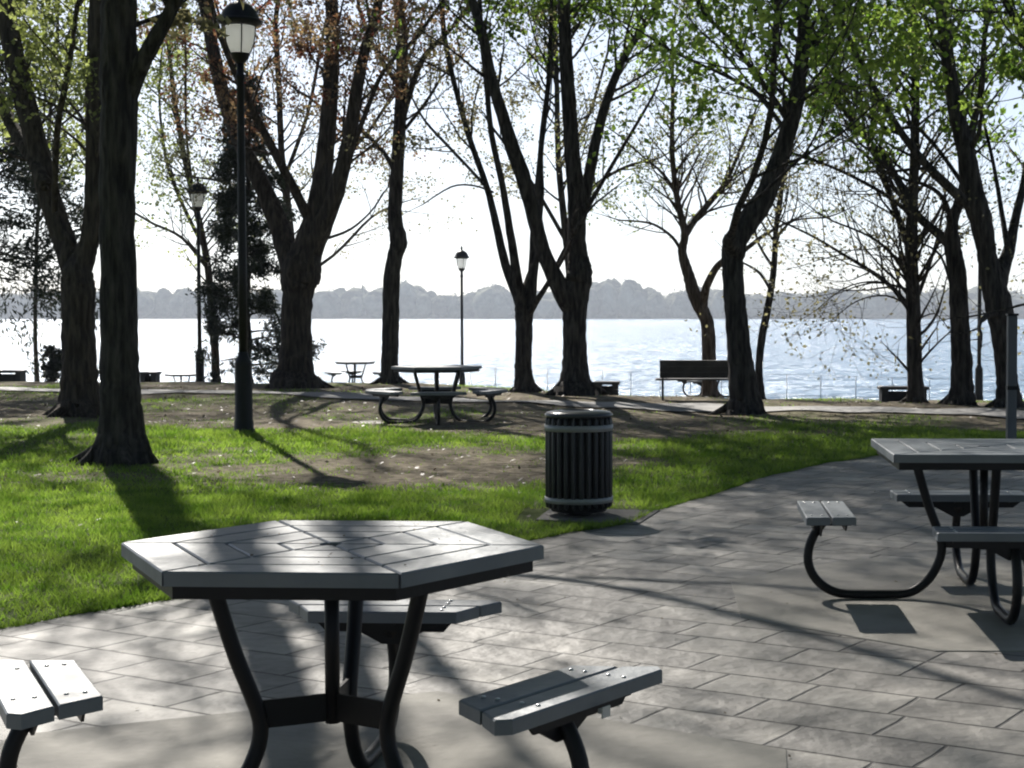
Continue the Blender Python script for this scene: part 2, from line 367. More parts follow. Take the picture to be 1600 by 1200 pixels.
for i in range(1300):
    D = nr.uniform(1572, 1690); p = nr.uniform(-900, 2400); X = gx(p, D)
    top = 493 - np.interp(p, [q[0] for q in PR], [q[1] for q in PR])
    hh = (top + 2)/F*D*nr.uniform(.55, 1.0) + 1.4 - WZ*.4; tall = nr.rand() < .05
    wd = nr.uniform(3, 5) if tall else nr.uniform(16, 34)
    if tall: hh *= 1.12
    cc = np.array([X, D, WZ+1+hh*.45]); rad = np.array([wd*.5, wd*.5, hh*.52])
    vv = IV*(1 + nr.normal(size=(len(IV), 1))*.04 + .08*np.sin(IV[:, :1]*5+i)*np.cos(IV[:, 2:]*4+i*2))*rad + cc
    sv_.append(vv); sf_.append(IF+nb); nb += len(IV)
    n = 90; q = nr.normal(size=(n, 3)); q /= np.linalg.norm(q, axis=1)[:, None]; q *= nr.uniform(.9, 1.2, (n, 1)); c = cc + q*rad
    s = nr.uniform(.5, 1.5, (n, 1, 1)); quad = nr.normal(size=(n, 4, 3))*.6
    tv.append((c[:, None, :] + quad*s).reshape(-1, 3))
tv = np.concatenate(tv); tq = np.arange(len(tv)).reshape(-1, 4)
tf = np.concatenate([tq[:, [0,1,2]], tq[:, [0,2,3]], np.concatenate(sf_)+len(tv)]); tv = np.concatenate([tv]+sv_)
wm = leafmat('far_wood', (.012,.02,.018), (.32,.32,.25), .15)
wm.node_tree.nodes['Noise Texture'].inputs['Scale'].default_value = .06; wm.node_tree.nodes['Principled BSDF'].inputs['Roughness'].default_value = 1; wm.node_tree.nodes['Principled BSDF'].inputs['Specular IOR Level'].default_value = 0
tag(npmesh('far_wood', tv, tf, wm), 'distant wooded shore seen across the lake, blue grey with haze', 'wood', kind='stuff')

# ------------------------------------------------------------------ trees
def smooth_poly(pts, sub=3):
    """Catmull-Rom through (Vector, radius)"""
    out = []; n = len(pts)
    for i in range(n-1):
        p0, p1, p2, p3 = pts[max(i-1,0)], pts[i], pts[i+1], pts[min(i+2,n-1)]
        for k in range(sub):
            t = k/sub; t2 = t*t; t3 = t2*t
            f = lambda a,b,c,d: .5*((2*b)+(c-a)*t+(2*a-5*b+4*c-d)*t2+(3*b-a-3*c+d)*t3)
            out.append((Vector((f(p0[0][j],p1[0][j],p2[0][j],p3[0][j]) for j in range(3))), max(.003, f(p0[1],p1[1],p2[1],p3[1]))))
    out.append(pts[-1]); return out
def grow(mb, p, d, length, rad, lvl, tips, rg, gravity=0.0, sides=4):
    """a procedural branch; returns via tips the leaf-bearing points"""
    n = max(3, int(length/.22)); pts = [p.copy()]; rads = [rad]; d = d.normalized(); step = length/n
    for i in range(n):
        d = (d + Vector((rg.gauss(0,.13), rg.gauss(0,.13), rg.gauss(0,.10)+.05-gravity))).normalized()
        p = p + d*step; pts.append(p.copy()); rads.append(max(.0028, rad*(1-.85*(i+1)/n)))
        if lvl > 0 and i >= 1 and rg.random() < (.82 if lvl > 1 else .6):
            sd = d.cross(Vector((rg.gauss(0,1), rg.gauss(0,1), rg.gauss(0,1)))).normalized()
            nd = (d*.75 + sd*.75 + Vector((0,0,.12-gravity))).normalized()
            grow(mb, p, nd, length*rg.uniform(.35,.62), rads[-1]*.62, lvl-1, tips, rg, gravity, 3)
        if lvl <= 1: tips.append((p.copy(), d.copy()))
    mb.tube(pts, rads, sides, cap=False)
def leaves(tips, count, size, rg, spread=.16, clump=5):
    if not tips or count <= 0: return None
    T = np.array([tuple(t[0]) for t in tips]); K = max(6, len(T)//clump); cen = rg.randint(0, len(T), K)
    wgt = rg.gamma(1.2, 1.0, K); ix = cen[rg.choice(K, count, p=wgt/wgt.sum())]; lone = rg.rand(count) < .3; ix = np.where(lone, rg.randint(0, len(T), count), ix)
    sp = np.where(lone, spread*.6, spread*1.25)[:, None]; c = T[ix] + rg.normal(size=(count, 3))*sp*np.array([1, 1, .75])
    a = rg.normal(size=(count, 3)); a /= np.linalg.norm(a, axis=1)[:, None]
    b = rg.normal(size=(count, 3)); b -= a*(a*b).sum(1)[:, None]; b /= np.linalg.norm(b, axis=1)[:, None]
    s = size*rg.uniform(.55, 1.25, (count, 1)); n = np.cross(a, b)*s*.25
    vs = np.stack([c - a*s, c - b*s*.75 + n, c + a*s*.2 + b*0, c + a*s*1.1, c + b*s*.75 + n], 1)
    # two triangles-ish halves folded on the midrib: (0,1,3) and (0,3,4)
    vs = np.stack([c - a*s, c - b*s*.7 + n, c + a*s, c + b*s*.7 + n], 1)
    return vs.reshape(-1, 3)
def make_tree(name, label, D, trunk, limbs, bark, leafm, nleaf, lsize=.07, top=14.0, seed=0, base=None, twig=1.0, leaf_from=2.2, upper=True, cat='tree', group=None, spread=.11, limb_tw=1.0, dense=3500):
    rg = random.Random(seed); nrg = np.random.RandomState(seed)
    bx = gx(trunk[0][0], D); bz = tz(bx, D)
    root = empty(name, (bx, D, bz)); off = Vector((bx, D, bz))
    wood = MB(); tw = wood; tips = []
    def conv(pl, dj=0.0, start=None):
        out = []; L = len(pl)
        for i, q in enumerate(pl):
            d = D + (dj*(i/(L-1)) if L > 1 else 0); P = p2w(q[0], q[1], d)
            out.append((P - off, max(.006, q[2]*d/F/2)))
        return out
    main = conv(trunk)
    main[0] = (Vector((main[0][0].x, 0, -.12)), main[0][1])
    allc = [(smooth_poly(main, 7), True)]
    for li in limbs:
        dj = li[0]; allc.append((smooth_poly(conv(li[1], dj), 4), False))
    ends = []
    for ci, (pl, ismain) in enumerate(allc):
        # knobbly radius and slightly wandering centre line
        pts = [q[0] + Vector((rg.gauss(0,.1), rg.gauss(0,.1), 0))*q[1]*(.25 if i > 3 else .08) for i, q in enumerate(pl)]
        rads = [q[1]*(1+rg.uniform(-.025,.03)) for q in pl]
        wood.tube(pts, rads, 26 if rads[0] > .1 else 7, relief=.022 if rads[0] > .1 else 0, rg=rg)
        ends.append((pts, rads))
    if True:   # buttress roots at the foot
        r0 = main[2][1] if len(main) > 2 else main[0][1]
        for k in range(7):
            th = k*2*math.pi/7 + rg.uniform(-.3,.3); L = r0*rg.uniform(.5, 2.1)
            dx, dy = math.cos(th), math.sin(th)
            q = [Vector((dx*r0*.35, dy*r0*.35, r0*1.9)), Vector((dx*r0*.8, dy*r0*.8, r0*.75)), Vector((dx*(r0*.8+L*.45), dy*(r0*.8+L*.45), r0*.28)), Vector((dx*(r0+L), dy*(r0+L), -.05))]
            wood.tube(q, [r0*.42, r0*.38, r0*.24, r0*.06], 7)
    # limbs carried on above the frame, up to the height of the tree
    if upper:
        for pts, rads in list(ends):
            p, r = pts[-1], rads[-1]
            d = (pts[-1]-pts[-4]).normalized()
            if p.z < 2.5 or r < .035:
                grow(wood, p, d, rg.uniform(.9, 1.8), r, 2, tips, rg, .03); continue
            z = p.z; rr = r; chain = [p.copy()]; cr = [rr]
            while z < top - bz and rr > .02:
                d = (d + Vector((rg.gauss(0,.10), rg.gauss(0,.12), .10))).normalized(); p = p + d*.7; z = p.z; rr *= .93
                chain.append(p.copy()); cr.append(rr)
                if rg.random() < .75*min(1, twig+.2):
                    sd = Vector((rg.gauss(0,1), rg.gauss(0,1), .15)).normalized()
                    grow(tw, p, (sd+Vector((0,0,.35))), rg.uniform(2.0, 4.4), min(.05, rr*.5), 2, tips, rg)
            if len(chain) > 1: wood.tube(chain, cr, 9)
    else:
        for pts, rads in ends: grow(wood, pts[-1], pts[-1]-pts[-4], rg.uniform(.8, 1.5), rads[-1], 2, tips, rg, .03)
    # side branches on the traced limbs
    for ci, (pts, rads) in enumerate(ends):
        for i in range(3, len(pts)):
            z = pts[i].z + bz
            if z < leaf_from: continue
            if rg.random() < (.55 if rads[i] < .12 else .3)*twig*limb_tw:
                t = (pts[i]-pts[i-1]).normalized(); sd = t.cross(Vector((rg.gauss(0,1), rg.gauss(0,1), rg.gauss(0,1)))).normalized()
                L = rg.uniform(.8, 2.1); grow(tw, pts[i], t*.6+sd*.8+Vector((0,0,.15)), L, min(.03, rads[i]*.45), 2, tips, rg)
            if i > len(pts)-4: tips.append((pts[i], Vector((0,0,1))))
    wood.build('trunk', bark, root)
    lv = leaves([t for t in tips if leaf_from < t[0].z + bz < 1.6 + .225*D], int(nleaf*(.36 if leafm in (M['leaf_green'], M['leaf_red']) else .6)), lsize, nrg, spread)
    hi = [t for t in tips if t[0].z + bz > 1.8 + .235*D]
    if hi and dense: lv = np.concatenate([lv, leaves(hi, int(dense*1.5), .062, nrg, .2)])
    if lv is not None: npmesh('crown', lv, np.arange(len(lv)).reshape(-1, 4), leafm, root)
    tag(root, label, cat, group)
    return root
TG = 'trees along the lakeside lawn'
make_tree('shade_tree', 'large straight dark trunk with flared roots on the grass, left of the lamp post', 15.6,
  [(188,727,108),(188,712,90),(189,685,74),(189,640,64),(187,560,58),(185,450,55),(184,300,53),(186,180,56),(186,100,56),(186,20,54),(190,-80,52),(197,-220,48),(204,-400,44),(180,-620,42),(125,-900,38)],
  [(-.5,[(200,150,32),(216,110,28),(240,65,25),(275,0,21),(305,-80,20),(318,-200,19),(320,-420,17),(300,-700,14)]), (.3,[(192,-60,34),(222,-160,33),(246,-270,32),(254,-420,30),(235,-600,28),(180,-900,24)]), (1.6,[(192,-150,16),(150,-260,14),(110,-400,11)]), (-.4,[(300,-70,17),(350,-115,18),(430,-150,17),(530,-200,16),(600,-330,15),(645,-520,14),(680,-800,11)]), (.5,[(520,-195,10),(640,-240,10),(760,-330,9),(860,-480,7)])],
  M['bark'], M['leaf_bud'], 3120, .05, 15, 1, twig=.8, leaf_from=4.0, group=TG, dense=1200)
make_tree('shade_tree', 'thick tree forking low into two leaning stems, behind the big left trunk', 23.0,
  [(125,660,84),(125,645,72),(125,610,58),(124,560,52),(123,500,50),(122,455,52),(122,425,46),(134,395,32),(143,350,28),(148,250,27),(148,150,28),(152,50,30),(158,-60,28),(165,-180,24)],
  [(.8,[(120,440,40),(108,400,36),(85,330,34),(60,240,33),(35,140,32),(12,40,30),(-6,-50,28),(-30,-180,24)]), (1.5,[(72,290,22),(45,240,21),(20,200,20),(0,155,19),(-40,80,16)]), (-1.5,[(85,330,10),(90,200,10),(110,90,8),(120,10,7)])],
  M['bark_brown'], M['leaf_yellow'], 10000, .045, 15, 2, twig=1.2, leaf_from=3.4, group=TG, dense=2500)
make_tree('shade_tree', 'broad tree with spreading roots and reddish young leaves beside the dark evergreen', 32.2,
  [(461,608,100),(461,598,80),(462,570,54),(463,520,47),(465,460,48),(470,425,62),(480,385,44),(497,320,32),(508,240,28),(516,150,24),(520,60,21),(515,-40,18)],
  [(1.0,[(466,430,46),(452,400,38),(435,350,31),(410,290,27),(380,230,24),(355,170,22),(335,90,20),(320,10,18),(300,-80,15)]), (-.8,[(480,400,42),(500,360,32),(525,300,26),(545,220,22),(556,150,19),(570,80,16),(590,10,14),(600,-70,12)]), (-1.5,[(483,345,16),(462,300,15),(438,255,14),(412,205,12),(392,165,11),(365,110,9)]), (2,[(513,372,5),(548,358,4),(580,330,3),(600,300,3)]), (-2,[(545,250,9),(570,180,8),(600,110,7),(650,60,6)])],
  M['bark_brown'], M['leaf_red'], 24000, .042, 18, 3, twig=1.25, leaf_from=4.2, group=TG, dense=7000)
make_tree('shade_tree', 'slim straight tree with a knot halfway up, behind the picnic table', 34.0,
  [(610,612,36),(610,598,30),(609,560,26),(610,520,26),(612,440,26),(617,400,24),(623,375,27),(617,335,22),(621,250,20),(627,150,19),(628,60,18),(622,0,16),(615,-100,14)],
  [(1,[(614,262,8),(597,235,7),(560,200,6),(520,180,5),(480,150,4)]), (-1,[(628,190,10),(645,130,10),(665,85,9),(700,50,7),(740,0,6)]), (1.5,[(624,135,9),(600,100,8),(578,60,7),(560,10,6)]), (-.5,[(634,200,6),(665,160,5),(690,120,4)])],
  M['bark'], M['leaf_red'], 10000, .042, 17.5, 4, twig=1.0, leaf_from=4.6, group=TG, dense=7000)
make_tree('shade_tree', 'slender tree dividing low into many thin upright stems, left of the taller forked trunk', 30.2,
  [(821,622,52),(821,610,40),(818,585,28),(818,550,26),(819,500,27),(820,478,32)],
  [(1,[(816,485,20),(808,462,16),(790,415,14),(775,350,12),(760,290,10),(735,220,9),(712,140,8),(695,60,8),(688,-20,8)]), (-1,[(819,482,20),(812,455,17),(803,400,14),(795,350,12),(785,290,10),(768,210,9),(760,130,8),(752,50,8),(748,-40,7)]), (.5,[(823,482,18),(829,450,13),(832,400,11),(834,350,10),(840,290,9),(848,200,8),(858,120,8),(866,20,8)]), (-1.5,[(826,492,12),(840,468,10),(858,440,8),(880,395,7),(905,350,5)]), (2,[(762,295,6),(735,265,5),(700,228,5),(665,190,4),(645,155,3)]), (2,[(770,300,4),(740,290,3),(705,292,3),(660,320,2)])],
  M['bark'], M['leaf_bud'], 6000, .04, 16.5, 5, twig=.9, leaf_from=4.4, group=TG, dense=9000)
make_tree('shade_tree', 'tall forked tree with flared foot and green young leaves, directly behind the litter bin', 29.2,
  [(898,624,84),(898,612,64),(898,590,46),(898,545,37),(898,490,38),(903,440,42),(906,415,36),(902,385,29),(900,300,27),(894,240,25),(890,180,23),(885,100,21),(880,0,19),(876,-100,17)],
  [(-1,[(895,480,36),(882,462,32),(866,430,26),(848,390,23),(832,330,23),(815,270,24),(800,230,22),(785,180,19),(770,130,17),(755,60,15),(735,-10,13)]), (1,[(906,350,16),(914,310,18),(922,265,18),(932,215,17),(947,160,15),(970,100,12),(1000,50,10),(1030,0,9),(1060,-60,8)]), (-1.5,[(912,335,8),(938,290,7),(970,235,6),(1000,185,5),(1020,150,4)]), (.8,[(842,345,10),(846,300,9),(845,240,8),(855,150,8),(860,60,7),(862,-20,6)]), (-1,[(868,425,6),(882,400,6),(893,375,5)])],
  M['bark'], M['leaf_green'], 11000, .055, 18, 6, twig=1.1, leaf_from=5.2, group=TG, dense=13000)
make_tree('crooked_tree', 'crooked pale brown tree leaning left behind the park bench', 35.0,
  [(1110,622,30),(1109,600,24),(1108,560,22),(1105,505,21),(1088,468,21),(1076,430,18),(1066,395,14),(1070,365,12),(1060,320,10),(1055,290,9),(1050,230,8),(1051,150,6),(1050,80,5)],
  [(1,[(1069,370,12),(1085,345,11),(1110,315,10),(1132,288,8),(1150,250,6),(1170,200,5)]), (-1,[(1098,485,15),(1103,450,13),(1118,420,11),(1135,405,10),(1155,397,8),(1190,370,6)]), (.5,[(1056,300,5),(1035,270,4),(1005,245,3),(980,222,3)]), (.5,[(1066,395,6),(1050,370,5),(1020,350,4),(985,345,3)])],
  M['bark_pale'], M['leaf_yellow'], 6000, .038, 9.5, 7, twig=1.5, leaf_from=3.0, upper=False, group=TG)
make_tree('shade_tree', 'dark tree bending sharply to the right with bright green leaves, at the bench end', 23.8,
  [(1166,652,74),(1165,640,58),(1162,610,46),(1155,550,38),(1149,480,34),(1145,420,34),(1146,385,36),(1165,352,37),(1192,312,33),(1213,262,29),(1230,210,27),(1243,160,25),(1252,100,22),(1256,40,20),(1253,-20,19),(1250,-130,17)],
  [(-.6,[(1150,395,34),(1140,378,24),(1143,366,12)]), (-1.5,[(1232,190,11),(1205,148,9),(1175,108,8),(1140,60,7),(1100,20,6),(1075,-30,5)]), (1.4,[(1228,205,8),(1195,160,7),(1165,135,6),(1120,112,5),(1060,85,4),(1010,55,4)]), (.8,[(1248,95,13),(1270,65,12),(1295,35,10),(1335,0,8),(1380,-50,7)]), (-2.2,[(1245,150,7),(1290,130,6),(1340,135,4)]), (-1,[(1250,-40,12),(1290,-130,10),(1340,-220,8)])],
  M['bark'], M['leaf_bright'], 9500, .06, 15, 8, twig=1.25, leaf_from=4.0, spread=.13, group=TG, dense=10000)
make_tree('young_tree', 'thin bare young tree right of the bending tree', 31.0,
  [(1188,628,18),(1188,610,14),(1186,580,12),(1190,530,12),(1202,470,11),(1208,430,10),(1211,390,9),(1213,350,8),(1220,300,6),(1235,230,5),(1245,160,4)],
  [(1,[(1205,455,5),(1190,430,5),(1175,418,4),(1155,408,3)]), (-1,[(1210,420,5),(1185,380,4),(1175,330,3),(1165,290,3)]), (-1,[(1213,370,4),(1240,345,3),(1290,340,3)])],
  M['bark'], M['leaf_bud'], 1600, .035, 9, 9, twig=1.1, leaf_from=2.6, upper=False, group=TG)
make_tree('shade_tree', 'upright tree with many fine spreading branches, standing behind the low stone bench', 27.2,
  [(1431,638,40),(1431,625,30),(1430,590,25),(1428,520,23),(1426,450,22),(1424,400,20),(1425,330,18),(1428,280,16),(1430,200,14),(1430,100,12),(1425,0,10),(1422,-100,9)],
  [(1,[(1424,485,9),(1400,455,8),(1370,430,7),(1330,405,5),(1275,372,4),(1230,350,3)]), (-1,[(1423,445,7),(1398,402,6),(1360,370,4),(1300,345,3)]), (.5,[(1421,390,12),(1398,325,10),(1372,255,9),(1340,190,7),(1310,130,6),(1290,60,5)]), (-1.5,[(1424,335,8),(1380,302,6),(1320,270,5),(1260,245,4)]), (1,[(1431,470,8),(1450,420,6),(1465,370,5),(1475,320,4)]), (-1,[(1430,445,6),(1460,392,5),(1482,355,4)]), (1.5,[(1424,480,4),(1385,462,3),(1340,470,2),(1300,500,1)]), (-1.5,[(1424,455,4),(1370,440,3),(1320,450,2),(1275,485,1)]), (.5,[(1432,500,3),(1460,490,2),(1480,510,1)])],
  M['bark'], M['leaf_bud'], 9000, .035, 14, 10, twig=2.0, leaf_from=.3, group=TG)
make_tree('shade_tree', 'thick dark tree with a stem forking left, between the fine branched tree and the lamp', 26.0,
  [(1501,640,60),(1502,625,44),(1504,600,36),(1501,540,31),(1498,480,29),(1496,430,28),(1488,385,26),(1488,350,19),(1500,310,16),(1512,260,14),(1520,200,12),(1533,140,10),(1538,60,8),(1545,-20,7)],
  [(1,[(1487,385,20),(1470,368,15),(1435,338,13),(1413,300,12),(1383,250,11),(1352,215,10),(1325,180,8),(1300,147,6)]), (-1,[(1486,375,10),(1482,330,9),(1465,300,7),(1435,285,6)]), (1,[(1490,460,5),(1470,400,4),(1440,380,3)])],
  M['bark'], M['leaf_green'], 10000, .055, 13, 11, twig=1.0, leaf_from=3.8, group=TG)
make_tree('shade_tree', 'leaning forked dark tree at the right edge beside the grey post', 25.2,
  [(1576,645,60),(1576,630,44),(1573,590,33),(1568,530,36),(1561,480,42),(1550,435,36),(1541,390,30),(1531,340,36),(1518,290,34),(1508,230,28),(1495,180,25),(1485,120,22),(1475,50,20),(1465,-40,18)],
  [(-.8,[(1520,325,20),(1500,308,17),(1452,262,14),(1412,212,12),(1380,160,10),(1345,100,8)]), (.8,[(1558,450,30),(1567,418,24),(1578,385,18),(1587,340,14),(1600,285,12),(1612,210,10),(1620,100,9)]), (-1.2,[(1512,240,9),(1530,205,7),(1535,150,6),(1537,80,5),(1548,10,5)]), (1.2,[(1574,385,10),(1565,330,8),(1552,255,6),(1537,190,5)]), (-1,[(1562,490,12),(1545,492,10),(1535,500,8)]), (1.5,[(1520,310,8),(1440,205,6),(1385,208,5),(1340,205,4)])],
  M['bark'], M['leaf_green'], 11500, .055, 15, 12, twig=1.15, leaf_from=3.6, group=TG)
make_tree('shade_tree', 'faint twiggy tree behind the far lamp post on the left', 46.0,
  [(338,612,18),(338,600,14),(334,520,12),(325,420,11),(312,350,10),(300,300,9),(285,230,8),(272,150,7),(262,60,6)],
  [(1,[(318,385,7),(290,330,6),(262,260,5),(250,180,4)]), (-1,[(325,420,7),(285,372,5),(240,350,4)]), (-1,[(305,320,5),(292,220,4),(290,140,4)])],
  M['bark_brown'], M['leaf_yellow'], 14000, .05, 12, 14, twig=2.4, leaf_from=2.2, group=TG, limb_tw=1.3)
make_tree('shade_tree', 'pale leafy tree on the far left seen between leaning stems', 48.0,
  [(60,612,12),(58,595,8),(55,520,6),(56,440,6),(60,330,6),(75,230,6),(80,150,5),(90,60,5)],
  [(1,[(58,350,5),(100,280,4),(130,200,4)]), (-1,[(62,300,5),(95,180,4),(105,60,4)]), (1,[(58,420,4),(90,380,3),(120,360,3)])],
  M['bark_brown'], M['leaf_yellow'], 13000, .06, 13, 15, twig=3.0, leaf_from=4.2, group=TG)
make_tree('shade_tree', 'fine twigged tree behind the reddish spreading tree, nearer the water', 43.0,
  [(452,612,20),(453,600,16),(455,520,15),(458,430,14),(450,330,12),(440,240,10),(436,140,9),(430,40,8)],
  [(1,[(455,400,8),(500,320,7),(540,250,6),(580,200,5)]), (-1,[(454,380,8),(410,320,6),(370,290,5),(330,280,4)]), (1,[(444,280,7),(480,180,6),(500,80,5)]), (-1,[(445,300,6),(400,220,6),(370,120,5)]), (1,[(457,440,6),(520,400,5),(580,340,4),(620,320,3)])],
  M['bark_brown'], M['leaf_bud'], 14000, .042, 13, 17, twig=2.4, leaf_from=2.6, group=TG, limb_tw=1.3)
make_tree('shade_tree', 'fine twigged tree near the water behind the big forked trunk', 40.0,
  [(895,624,18),(895,600,14),(893,520,13),(890,430,12),(880,330,11),(872,240,9),(870,140,8),(868,40,7)],
  [(1,[(886,380,7),(840,300,6),(800,240,5),(770,200,4)]), (-1,[(884,350,7),(930,290,6),(980,260,5),(1020,250,4)]), (1,[(876,260,6),(920,180,5),(950,80,4)])],
  M['bark'], M['leaf_bud'], 9000, .042, 12, 18, twig=2.0, leaf_from=4.0, group=TG)
# tree standing outside the right of the frame whose shade reaches the patio
make_tree('shade_tree', 'fine twigged tree reaching in over the right edge of the lawn', 21.0,
  [(1760,665,60),(1760,640,44),(1755,560,38),(1750,420,36),(1745,280,32),(1735,120,28),(1720,-60,24)],
  [(1,[(1748,330,20),(1700,220,16),(1640,120,12),(1580,20,10)]), (-1,[(1745,260,18),(1790,120,16),(1830,-40,12)]), (.4,[(1752,480,8),(1700,470,6),(1640,468,5),(1590,478,4)])],
  M['bark'], M['leaf_green'], 6240, .07, 13, 16, twig=1.2, leaf_from=1.8, group=TG)

def sky_blocking_tree(x, y, seed, ht, r, label):  # unseen trees added around the viewer, their crowns cut the sky fill light
    rg = random.Random(seed); nrg = np.random.RandomState(seed); root = empty('shade_tree', (x, y, tz(x, y))); wood = MB(); tips = []
    N = 12; cl = [Vector((rg.gauss(0,.06)*i*.3, rg.gauss(0,.06)*i*.3, -.1 + ht*.9*i/N)) for i in range(N+1)]
    wood.tube(cl, [r*(1.5 if i == 0 else 1)*(1-.8*i/N) for i in range(N+1)], 12)
    for i in range(4, N+1):
        for k in range(4):
            th = rg.uniform(0, 6.28); grow(wood, cl[i], Vector((math.cos(th), math.sin(th), .5)), rg.uniform(2.5, 4.6), r*.25, 2, tips, rg)
    wood.build('trunk', M['bark'], root); lv = leaves(tips, 9000, .20, nrg, .3); npmesh('crown', lv, np.arange(len(lv)).reshape(-1, 4), M['leaf_green'], root)
    tag(root, label, 'tree', TG)
for x, y, sd, lb in ((-7, -3.5, 31, 'unseen tree added left of and behind the foreground table to block sky light'), (4.5, -5, 32, 'unseen tree added behind the viewer on the right to block sky light'), (-1.5, -9, 33, 'unseen tree added behind the viewer to block sky light'), (8.5, 3.5, 34, 'unseen tree added right of the patio to block sky light'), (-12, 4, 35, 'unseen tree added on the lawn far left of the foreground table to block sky light'), (-4.5, -13, 36, 'unseen tree added well behind the viewer on the left to block sky light'), (3, -14, 37, 'unseen tree added well behind the viewer on the right to block sky light'), (10, -8, 38, 'unseen tree added behind the viewer at far right to block sky light'), (-12, -8, 39, 'unseen tree added behind the viewer at far left to block sky light')):
    sky_blocking_tree(x, y, sd, 12, .24, lb)
def conifer(name, label, px, D, ztop, zlow, reach, seed, lean=0.0, nleaf=9000, group='dark evergreens', trunk_px=20):
    rg = random.Random(seed); nrg = np.random.RandomState(seed)
    bx = gx(px, D); bz = tz(bx, D); root = empty(name, (bx, D, bz)); wood = MB(); tips = []
    r0 = trunk_px*D/F/2; N = 14
    cl = [Vector((lean*i/N*(i/N) + rg.gauss(0,.04), rg.gauss(0,.05), -.1 + ztop*i/N)) for i in range(N+1)]
    wood.tube(cl, [r0*(1-.85*i/N)*(1.5 if i == 0 else 1) for i in range(N+1)], 10)
    br = wood; z = zlow
    while z < ztop*.97:
        f = (z-zlow)/(ztop-zlow); t = z/ztop*N; i = int(t); p = cl[i].lerp(cl[min(N, i+1)], t-i)
        L = reach*(1-.72*f)*rg.uniform(.45, 1.15); th = rg.uniform(0, 6.283)
        d = Vector((math.cos(th), math.sin(th), rg.uniform(-.15, .35)))
        grow(br, p, d, L, .03*(1-.5*f), 2, tips, rg, gravity=.09)
        z += ztop*rg.uniform(.006, .013)
    wood.build('trunk', M['bark'], root)
    T = np.array([tuple(t[0]) for t in tips]); Dv = np.array([tuple(t[1]) for t in tips])
    ix = nrg.randint(0, len(T), nleaf); c = T[ix] + nrg.normal(size=(nleaf,3))*.09
    a = Dv[ix] + nrg.normal(size=(nleaf,3))*.6; a /= np.linalg.norm(a, axis=1)[:, None]
    b = np.cross(a, nrg.normal(size=(nleaf,3))); b /= np.linalg.norm(b, axis=1)[:, None]
    s = nrg.uniform(.035, .085, (nleaf, 1))
    vs = np.stack([c - a*s, c - b*s*.28, c + a*s, c + b*s*.28], 1).reshape(-1, 3)
    npmesh('crown', vs, np.arange(len(vs)).reshape(-1, 4), M['needle'], root)
    tag(root, label, 'evergreen tree', group); return root
conifer('evergreen_tree', 'dark ragged evergreen standing just behind the tall near lamp post', 386, 38, 7.3, .5, 1.0, 21, nleaf=34000, trunk_px=14)
conifer('evergreen_tree', 'dark drooping pine cut by the left edge of the lawn', -46, 30, 7.6, 2.3, 2.4, 22, nleaf=26000, trunk_px=34)

